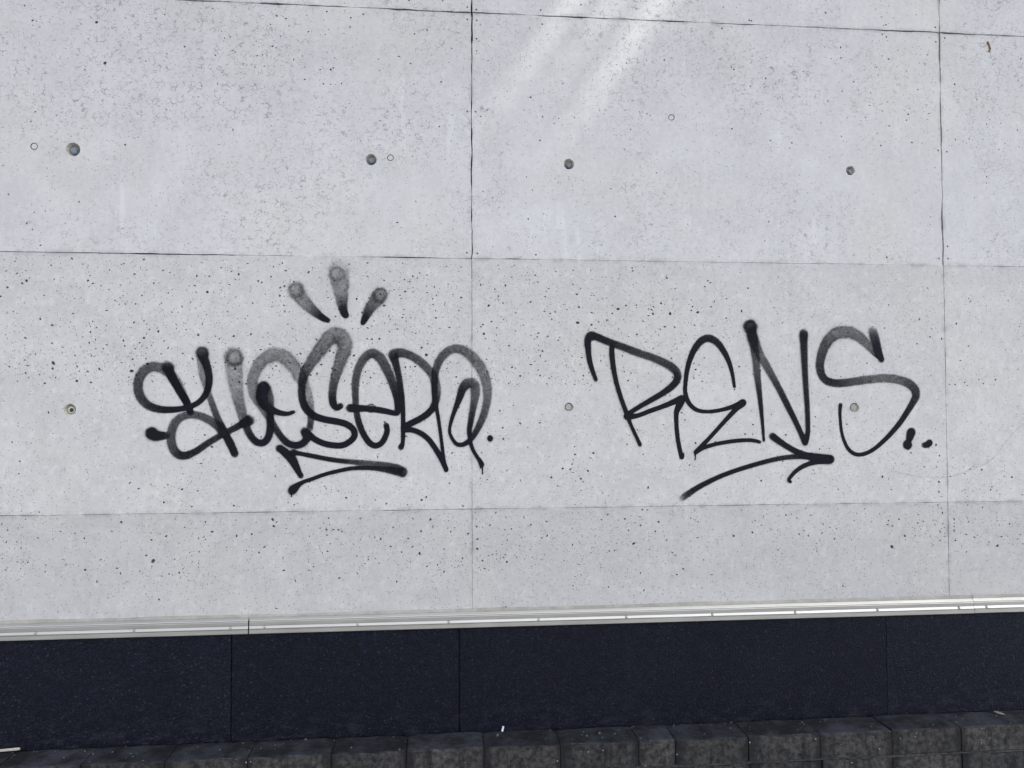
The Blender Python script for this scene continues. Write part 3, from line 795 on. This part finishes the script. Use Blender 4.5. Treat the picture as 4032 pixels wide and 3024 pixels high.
('left',[(-252.3,133.7,31.3,1.6),(-274.9,138.8,27.7,2.4),(-307.2,144.0,21.5,2),(-349.0,149.2,16.9,2.4),(-387.5,150.6,15.3,2.8),(-425.9,149.0,14.9,3),(-470.5,140.7,14.2,3.6),(-515.0,129.9,13.6,4),(-559.4,114.3,13.6,4),(-590.9,103.4,14.2,4.5),(-609.8,92.4,20.0,5),(-625.5,78.1,30.3,6),(-630.2,72.7,30.3,6)],[]),
('left',[(-632.4,65.4,5.1,5),(-631.4,52.5,2.9,5)],[]),
('right',[(451.6,461.8,13.4,5),(439.9,492.0,16.1,5),(428.3,532.2,19.1,5),(423.4,572.4,21.4,4.5),(421.8,602.6,25.8,4),(432.1,624.4,28.8,3.6),(457.6,617.8,27.5,3),(498.4,601.3,27.5,2.4),(546.1,584.6,28.2,1.9),(604.2,563.0,29.3,1.6),(655.6,546.3,29.3,1.45),(700.3,527.8,31.1,1.5),(734.7,509.3,31.8,1.7),(755.2,485.7,30.4,2.1),(753.3,462.0,27.7,2.8),(734.1,438.3,26.0,3),(695.9,411.3,22.6,3.6),(654.4,387.8,20.2,4),(613.0,364.4,18.2,4),(578.6,342.6,18.8,5),(564.9,329.3,24.8,6)],[]),
('right',[(510.2,582.8,19.1,5),(511.7,545.8,20.1,4),(516.5,505.5,18.8,4),(524.8,461.9,17.4,4),(536.5,418.2,16.8,4.5),(549.8,377.9,16.1,5),(564.9,337.7,16.8,5),(578.4,300.7,12.8,5),(595.2,263.7,12.8,5),(613.7,224.1,13.4,5)],[]),
('right',[(564.9,327.6,24.8,6),(602.5,330.8,17.5,5),(654.1,349.1,17.5,5),(702.4,365.8,18.2,5),(744.0,382.6,21.6,5),(773.5,394.3,24.3,6),(761.1,367.3,25.0,6),(751.2,343.7,19.6,5),(749.9,310.0,16.2,5),(752.0,272.9,16.2,5),(756.5,235.9,16.2,5),(763.1,202.1,16.2,5),(769.8,176.8,15.5,6),(774.1,192.0,11.5,2)],[]),
('right',[(971.5,436.5,10.9,5),(964.3,482.5,13.6,5),(950.8,530.2,18.4,4),(930.2,571.0,23.1,3.2),(906.0,601.6,27.2,2.5),(874.7,616.7,29.2,2.3),(846.6,606.4,27.8,2.5),(822.0,577.4,24.4,3.2),(804.3,540.0,21.0,3.6),(791.7,495.9,18.3,4),(786.1,455.2,16.2,5),(784.1,421.4,15.6,5),(789.1,394.3,17.6,6),(802.7,370.6,16.2,5),(826.8,352.0,14.9,5),(861.5,345.1,13.6,5),(903.4,348.3,14.2,5),(949.0,358.4,16.0,5),(984.1,370.2,21.1,5),(1003.5,378.6,27.2,6)],[]),
('right',[(1003.5,376.9,26.6,6),(980.5,358.3,21.1,5),(948.6,326.1,17.7,4),(913.3,289.0,15.9,4.5),(878.0,251.9,15.6,4.5),(846.4,220.1,16.9,5),(821.9,196.6,16.9,6)],[]),
('right',[(821.9,194.9,15.2,6),(846.3,209.9,15.6,5),(888.2,223.1,14.6,5),(930.1,231.3,14.6,5),(982.7,237.7,14.6,5),(1028.3,239.1,14.3,5),(1052.9,235.6,12.9,5),(1066.9,231.4,12.3,3)],[]),
('right',[(818.8,191.6,5.4,5),(820.7,178.1,4.1,5),(818.5,168.0,3.4,5)],[]),
('right',[(1035.7,653.0,38.3,1.8),(1041.7,622.2,39.6,2.0),(1048.4,588.0,35.5,1.4),(1053.2,550.4,32.1,1.1),(1056.4,519.6,30.7,1.1),(1059.4,475.2,27.3,1.4),(1064.2,434.2,23.9,1.9),(1069.0,389.8,19.4,2.6),(1073.7,338.7,15.0,3.6),(1077.7,291.0,11.6,5),(1081.3,236.5,8.9,5)],[(1035.1,659.8,47.8,2.6)]),
('right',[(1038.4,642.7,38.3,1.0),(1050.3,605.1,38.3,1.1),(1069.2,557.3,34.9,0.95),(1093.5,516.3,32.1,1.05),(1121.2,468.4,28.0,1.4),(1148.9,417.1,26.0,2),(1176.6,362.3,24.0,2.6),(1204.3,307.4,21.2,3.2),(1225.1,262.9,20.5,3.8),(1240.7,229.3,24.7,5)],[]),
('right',[(1240.7,228.6,24.0,5),(1250.7,262.7,18.5,4),(1251.4,314.1,19.2,3),(1250.0,365.5,20.6,2.6),(1247.1,417.0,22.0,2.4),(1244.3,468.5,23.3,2.3),(1242.5,520.0,25.4,2.3),(1241.0,571.6,28.2,2.3),(1240.4,606.0,30.2,2.8),(1240.1,637.0,33.0,5)],[]),
('right',[(1544.2,538.1,22.2,6),(1533.7,565.8,27.0,5),(1523.3,600.5,34.0,2.4),(1514.8,631.7,37.5,1.5),(1509.6,649.1,34.7,1.3)],[]),
('right',[(1538.8,545.0,17.3,3),(1517.3,565.8,25.0,1.2),(1488.8,596.9,37.4,0.85),(1456.6,626.2,42.2,0.8),(1420.6,641.6,45.6,0.8),(1384.5,641.4,47.3,0.85),(1351.9,627.3,45.5,0.95),(1326.3,596.1,40.7,1.2),(1309.6,558.1,37.2,1.4),(1301.9,520.2,34.4,1.6),(1306.7,485.7,32.3,1.9),(1324.3,461.6,31.0,2.1),(1356.5,450.6,31.0,2),(1399.7,451.3,31.7,1.5),(1450.4,458.2,32.5,1.15),(1508.4,465.9,33.6,0.9),(1559.4,468.7,34.7,0.85),(1610.4,463.5,35.4,0.95),(1646.7,451.4,35.5,1.2),(1672.0,432.2,35.5,1.6),(1680.7,406.1,32.7,1.8),(1667.4,378.3,27.8,2.1),(1644.8,343.7,24.3,2.5),(1614.9,302.2,21.5,3),(1577.7,260.8,19.4,3.4),(1540.8,226.5,17.3,4),(1504.1,199.2,15.9,4.5),(1467.7,184.0,15.2,5),(1435.3,184.3,14.5,5),(1410.3,201.7,13.8,5),(1392.8,234.4,12.4,5),(1382.6,272.3,11.7,5),(1378.9,313.6,11.7,5),(1378.4,348.0,12.4,5),(1380.5,369.3,15.2,5)],[]),
('right',[(1658.0,264.5,32.6,6),(1652.2,246.6,28.5,6),(1648.0,234.5,21.5,4)],[(1658.0,263.8,33.3,3)]),
('right',[(1640.8,219.6,29.1,6),(1643.3,214.8,29.8,6)],[(1641.9,217.2,32.6,5)]),
('right',[(1704.8,216.7,19.5,0.8),(1715.8,216.0,22.9,4),(1730.6,224.5,25.0,6)],[(1729.9,224.2,25.0,4)]),
('right',[(1727.5,214.8,3.5,5),(1727.3,204.4,2.4,5)],[]),
('right',[(767.8,27.1,25.6,0.7),(788.0,41.6,24.9,1.6),(826.2,65.3,21.6,2.5),(868.1,86.7,19.6,3),(917.0,108.1,18.3,3),(973.1,127.8,17.6,3.2),(1029.4,144.2,17.7,3),(1085.8,158.9,18.4,2.6),(1142.5,171.0,19.1,2.2),(1195.7,176.7,20.5,2),(1249.0,176.2,21.9,3),(1291.7,170.7,28.1,5),(1338.2,165.9,30.9,6)],[]),
('right',[(1113.4,254.0,25.9,5),(1139.7,235.1,23.9,4),(1171.3,214.4,21.9,3.6),(1206.6,195.4,21.9,4),(1242.0,181.4,24.6,5),(1277.5,172.6,31.5,6),(1338.2,165.2,31.6,6)],[]),
('right',[(1334.5,161.8,27.5,6),(1298.7,158.7,21.3,4),(1262.9,152.2,18.5,3.2),(1230.7,140.5,17.8,3),(1202.1,122.1,15.7,3.6),(1182.3,101.8,13.7,5),(1175.4,90.0,12.3,5),(1182.1,82.8,10.9,5)],[]),
('scrawl',[(1544.1,135.7,3.8,0.1),(1618.3,110.0,3.8,0.14),(1706.3,95.7,3.8,0.16),(1804.0,95.5,3.8,0.16),(1884.7,118.6,3.8,0.18),(1952.5,143.2,3.8,0.2),(1993.6,171.5,3.8,0.2),(2035.3,221.9,3.8,0.18),(2077.0,268.3,3.8,0.2),(2116.3,297.8,3.8,0.22)],[])]

def smooth(a, b, u):
    t = np.clip((u - a) / (b - a), 0, 1)
    return t * t * (3 - 2 * t)
def stamp(u, wide):
    disc = 1 - smooth(0.88 - 0.26 * wide, 1.0 + 0.06 * wide, u)
    ring = np.exp(-((u - 0.76) / 0.16) ** 2) * (1 - smooth(0.9, 1.12, u))
    f = 0.32 + 0.42 * wide
    mist = 0.055 * wide * (1 - smooth(0.85, 1.55, u))
    return disc * (1 - f) + ring * f + mist
_s = np.linspace(-1.3, 1.3, 261)
def norm(wide):
    v = np.linspace(-0.8, 0.8, 41)
    return np.mean([np.sum(stamp(np.hypot(a, _s), wide)) * (_s[1] - _s[0]) for a in v])
NORM = {i: norm(i / 10) for i in range(11)}
def wideness(w):
    return min(1.0, max(0.0, (w - 20.0) / 34.0))
def catmull(p):
    p = np.array(p, float)
    if len(p) < 3:
        t = np.linspace(0, 1, 60)[:, None]
        return p[0] * (1 - t) + p[-1] * t
    q = np.vstack([2 * p[0] - p[1], p, 2 * p[-1] - p[-2]])
    out = []
    for i in range(1, len(q) - 2):
        a, b, c, d = q[i - 1], q[i], q[i + 1], q[i + 2]
        ta = max(1e-6, np.hypot(*(b - a)[:2]) ** 0.5); tb = max(1e-6, np.hypot(*(c - b)[:2]) ** 0.5); tc = max(1e-6, np.hypot(*(d - c)[:2]) ** 0.5)
        m1 = (b - a) / ta - (c - a) / (ta + tb) + (c - b) / tb
        m2 = (c - b) / tb - (d - b) / (tb + tc) + (d - c) / tc
        m1 *= tb; m2 *= tb
        n = max(6, int(np.hypot(*(c - b)[:2]) / 1.0))
        t = np.linspace(0, 1, n, endpoint=False)[:, None]
        out.append((2 * b - 2 * c + m1 + m2) * t ** 3 + (-3 * b + 3 * c - 2 * m1 - m2) * t ** 2 + m1 * t + b)
    out.append(q[-2:-1])
    o = np.vstack(out)
    o[:, 2] = np.maximum(o[:, 2], 2.0); o[:, 3] = np.maximum(o[:, 3], 0.02)
    return o
GS = 1.7   # mm, grid of the paint film
def paint_stroke(pts, dwell, level, parent, mat, name):
    fix = lambda p: (p[0], p[1], p[2] * (1.04 + 0.12 * wideness(p[2])), p[3] * (0.92 if p[3] < 2 else 0.92 + 0.2 * min(1, (p[3] - 2) / 1.5)))
    pts = [fix(p) for p in pts]; dwell = [fix(p) for p in dwell]
    path = catmull(pts)
    allp = np.vstack([path[:, :3], np.array([d[:3] for d in dwell]).reshape(-1, 3)])
    mx = allp[:, 2].max() * 0.85 + 4
    x0, z0 = allp[:, 0].min() - mx, allp[:, 1].min() - mx
    nx, nz = int((allp[:, 0].max() + mx - x0) / GS) + 1, int((allp[:, 1].max() + mx - z0) / GS) + 1
    D = np.zeros((nx, nz))
    rg = np.random.default_rng(int(abs(pts[0][0] * 13 + pts[0][1] * 7)) + 1)
    def field(step):
        g = rg.random((nx // step + 3, nz // step + 3)) - 0.5
        a, b = np.arange(nx) / step, np.arange(nz) / step
        i, j = a.astype(int), b.astype(int)
        fa_, fb_ = (a - i)[:, None], (b - j)[None, :]
        G = lambda p, q: g[np.ix_(p, q)]
        return (G(i, j) * (1 - fa_) + G(i + 1, j) * fa_) * (1 - fb_) + (G(i, j + 1) * (1 - fa_) + G(i + 1, j + 1) * fa_) * fb_
    WX, WZ = field(7) + 0.6 * field(3), field(7) + 0.6 * field(3)
    SP = 1 + 0.55 * field(5) + 0.9 * field(2)
    seg = np.hypot(np.diff(path[:, 0]), np.diff(path[:, 1]))
    seg = np.append(seg, seg[-1])
    def put(x, z, w, amount):
        r = w / 2
        wd = wideness(w)
        R_ = r * (1.13 + 0.45 * wd)
        i0, i1 = max(0, int((x - R_ - x0) / GS)), min(nx - 1, int((x + R_ - x0) / GS) + 1)
        j0, j1 = max(0, int((z - R_ - z0) / GS)), min(nz - 1, int((z + R_ - z0) / GS) + 1)
        X = x0 + GS * np.arange(i0, i1 + 1)[:, None] - x
        Z = z0 + GS * np.arange(j0, j1 + 1)[None, :] - z
        k_ = 0.012 * w + 0.05 * w * wd
        X = X + WX[i0:i1 + 1, j0:j1 + 1] * k_
        Z = Z + WZ[i0:i1 + 1, j0:j1 + 1] * k_
        D[i0:i1 + 1, j0:j1 + 1] += amount * stamp(np.hypot(X, Z) / r, wd)
    for (x, z, w, d), ds in zip(path, seg):
        put(x, z, w, d * ds / (w / 2) / NORM[int(round(wideness(w) * 10))])
    for x, z, w, d in dwell:
        for k in range(7):                     # the can wavers while it is held
            put(x + rg.normal(0, 0.035) * w, z + rg.normal(0, 0.035) * w, w * rg.uniform(0.8, 1.06), d * 1.3 / 7)
    D *= np.clip(SP, 0.15, 2) ** np.clip(1.4 - D, 0.25, 1.2)      # droplets show most where the film is thin
    # quads that carry any paint
    on = D > 0.012
    q = on[:-1, :-1] | on[1:, :-1] | on[:-1, 1:] | on[1:, 1:]
    qi, qj = np.nonzero(q)
    ids = -np.ones((nx, nz), int)
    used = np.zeros((nx, nz), bool)
    for a in (0, 1):
        for b in (0, 1):
            used[qi + a, qj + b] = True
    ui, uj = np.nonzero(used)
    ids[ui, uj] = np.arange(len(ui))
    y = -(0.0016 + level * 0.00022)
    co = np.stack([(x0 + GS * ui) / 1000 - parent.location.x, np.full(len(ui), y - parent.location.y), (z0 + GS * uj) / 1000 - parent.location.z], 1)
    fa = np.stack([ids[qi, qj], ids[qi + 1, qj], ids[qi + 1, qj + 1], ids[qi, qj + 1]], 1)
    me = bpy.data.meshes.new(name)
    me.vertices.add(len(co)); me.vertices.foreach_set('co', co.ravel())
    me.loops.add(fa.size); me.loops.foreach_set('vertex_index', fa.ravel())
    me.polygons.add(len(fa)); me.polygons.foreach_set('loop_start', np.arange(0, fa.size, 4)); me.polygons.foreach_set('loop_total', np.full(len(fa), 4))
    at = me.attributes.new('paint_film', 'FLOAT', 'POINT')
    at.data.foreach_set('value', D[ui, uj].astype(np.float32))
    me.materials.append(mat)
    me.update(); me.validate()
    return link(bpy.data.objects.new(name, me), parent)

tag_l = empty('graffiti_tag', (-0.55, 0, 0.05))
tag(tag_l, 'black spray-painted tag of looping letters under three crown rays, underlined', 'graffiti', 'spray-painted tags on the wall')
tag_r = empty('graffiti_tag', (0.95, 0, 0.03))
tag(tag_r, 'black spray-painted tag reading RENS with an arrow drawn below', 'graffiti', 'spray-painted tags on the wall')
scrawl = empty('scratch_mark', (1.8, 0, 0.06))
tag(scrawl, 'thin faint grey scratched arc right of the black dots', 'scratch')
lv = 0
for who, pts, dw in STROKES:
    par = {'left': tag_l, 'right': tag_r, 'scrawl': scrawl}[who]
    if who == 'scrawl':
        paint_stroke(pts, dw, 0, par, MAT_PENCIL, 'scratch_line')
        continue
    nm = 'paint_drip' if max(p[2] for p in pts) < 8.5 else 'paint_stroke'
    paint_stroke(pts, dw, lv % 9, par, MAT_PAINT, nm)
    lv += 1

# ------------------------------------------------------------------ litter on the kerb
def rod(name, p0, p1, w, h, mat):
    p0, p1 = Vector(p0), Vector(p1)
    d = (p1 - p0).normalized(); up = Vector((0, 0, 1)); s = d.cross(up).normalized(); up = s.cross(d)
    bm = bmesh.new()
    rows = []
    for t, k in ((0, 0.7), (0.03, 1.0), (0.3, 1.05), (0.7, 0.95), (0.97, 1.0), (1, 0.55)):
        c = p0.lerp(p1, t)
        rows.append([bm.verts.new(c - p0 + s * (w / 2 * k * math.cos(a)) + up * (h / 2 * (0.6 + 0.4 * k) * math.sin(a))) for a in (0.5, 1.57, 2.64, 3.64, 4.71, 5.78)])
    for a, b in zip(rows, rows[1:]):
        for q in range(6):
            bm.faces.new((a[q], a[(q + 1) % 6], b[(q + 1) % 6], b[q]))
    bm.faces.new(rows[0]); bm.faces.new(rows[-1])
    o = bm_obj(name, bm, mat)
    o.location = p0
    return o
st = rod('wooden_stick', (-1.70, -0.050, BT + 0.006), (-1.509, -0.027, BT + 0.007), 0.012, 0.009, MAT_WOOD)
tag(st, 'pale flat wooden stick lying on the kerb top at the left', 'stick')

def scrap(name, loc, rx, ry, rz, w, h, mat, seed, leaf=False):
    rr = random.Random(seed)
    bm = bmesh.new()
    nx, ny = 4, 6
    g = {}
    for lay in (0, 1):
        for i in range(nx + 1):
            for j in range(ny + 1):
                u, v = i / nx - 0.5, j / ny - 0.5
                sh = (math.cos(v * math.pi * 0.9) if leaf else 1 - 0.25 * abs(v)) 
                g[lay, i, j] = bm.verts.new((u * w * sh + 0.06 * w * rr.uniform(-1, 1), v * h, 0.10 * w * math.sin(3 * v + u * 4) + lay * 0.0007))
    for i in range(nx):
        for j in range(ny):
            bm.faces.new((g[0, i, j], g[0, i, j + 1], g[0, i + 1, j + 1], g[0, i + 1, j]))
            bm.faces.new((g[1, i, j], g[1, i + 1, j], g[1, i + 1, j + 1], g[1, i, j + 1]))
    for j in range(ny):
        for i in (0, nx):
            bm.faces.new((g[0, i, j], g[1, i, j], g[1, i, j + 1], g[0, i, j + 1]))
    o = bm_obj(name, bm, mat)
    o.location = loc; o.rotation_euler = (rx, ry, rz)
    return o
s = scrap('paper_scrap', (0.1062, -0.030, BT + 0.0095), R(78), R(16), 0, 0.006, 0.018, MAT_PAPER, 3)
tag(s, 'tiny white paper scrap standing against the black skirting', 'scrap')
s = scrap('dry_leaf', (1.948, -0.058, BT + 0.005), R(8), R(5), R(50), 0.018, 0.034, MAT_LEAF, 5, True)
tag(s, 'small pale dry leaf on the kerb top at far right', 'leaf')
bm = bmesh.new()
bmesh.ops.create_uvsphere(bm, u_segments=16, v_segments=10, radius=1)
for v in bm.verts:
    v.co = Vector((v.co.x * 0.022, v.co.y * 0.016, max(v.co.z, -0.7) * 0.012)) * (1 + 0.08 * math.sin(5 * v.co.x + 3 * v.co.y))
o = bm_obj('plastic_cap', bm, MAT_PEBBLE, smooth=True)
o.location = (-1.6085, -0.030, BT + 0.0245)
tag(o, 'rounded white edge of litter above the stick at the left frame edge', 'litter')

# loose grit on the kerb top
bm = bmesh.new()
gr = random.Random(11)
for _ in range(80):
    x = gr.uniform(-1.75, 2.35)
    y = YB - 0.006 - abs(gr.gauss(0, 0.05)) if gr.random() < 0.6 else gr.uniform(YF + 0.008, YB - 0.006)
    y = max(y, YF + 0.010)
    s_ = gr.uniform(0.0010, 0.0026) * (1.7 if gr.random() < 0.12 else 1)
    vv = []
    for k in range(8):
        vv.append(bm.verts.new((x + s_ * (1 if k & 1 else -1) * gr.uniform(0.5, 1.2), y + s_ * (1 if k & 2 else -1) * gr.uniform(0.5, 1.2), BT + 0.0008 + s_ * (0.9 if k & 4 else -0.6) * gr.uniform(0.6, 1.1))))
    for f in ((0, 1, 3, 2), (4, 6, 7, 5), (0, 4, 5, 1), (2, 3, 7, 6), (0, 2, 6, 4), (1, 5, 7, 3)):
        bm.faces.new([vv[i] for i in f])
tag(bm_obj('grit', bm, MAT_GRIT), 'loose pale grit scattered over the dark kerb top', 'grit', kind='stuff')
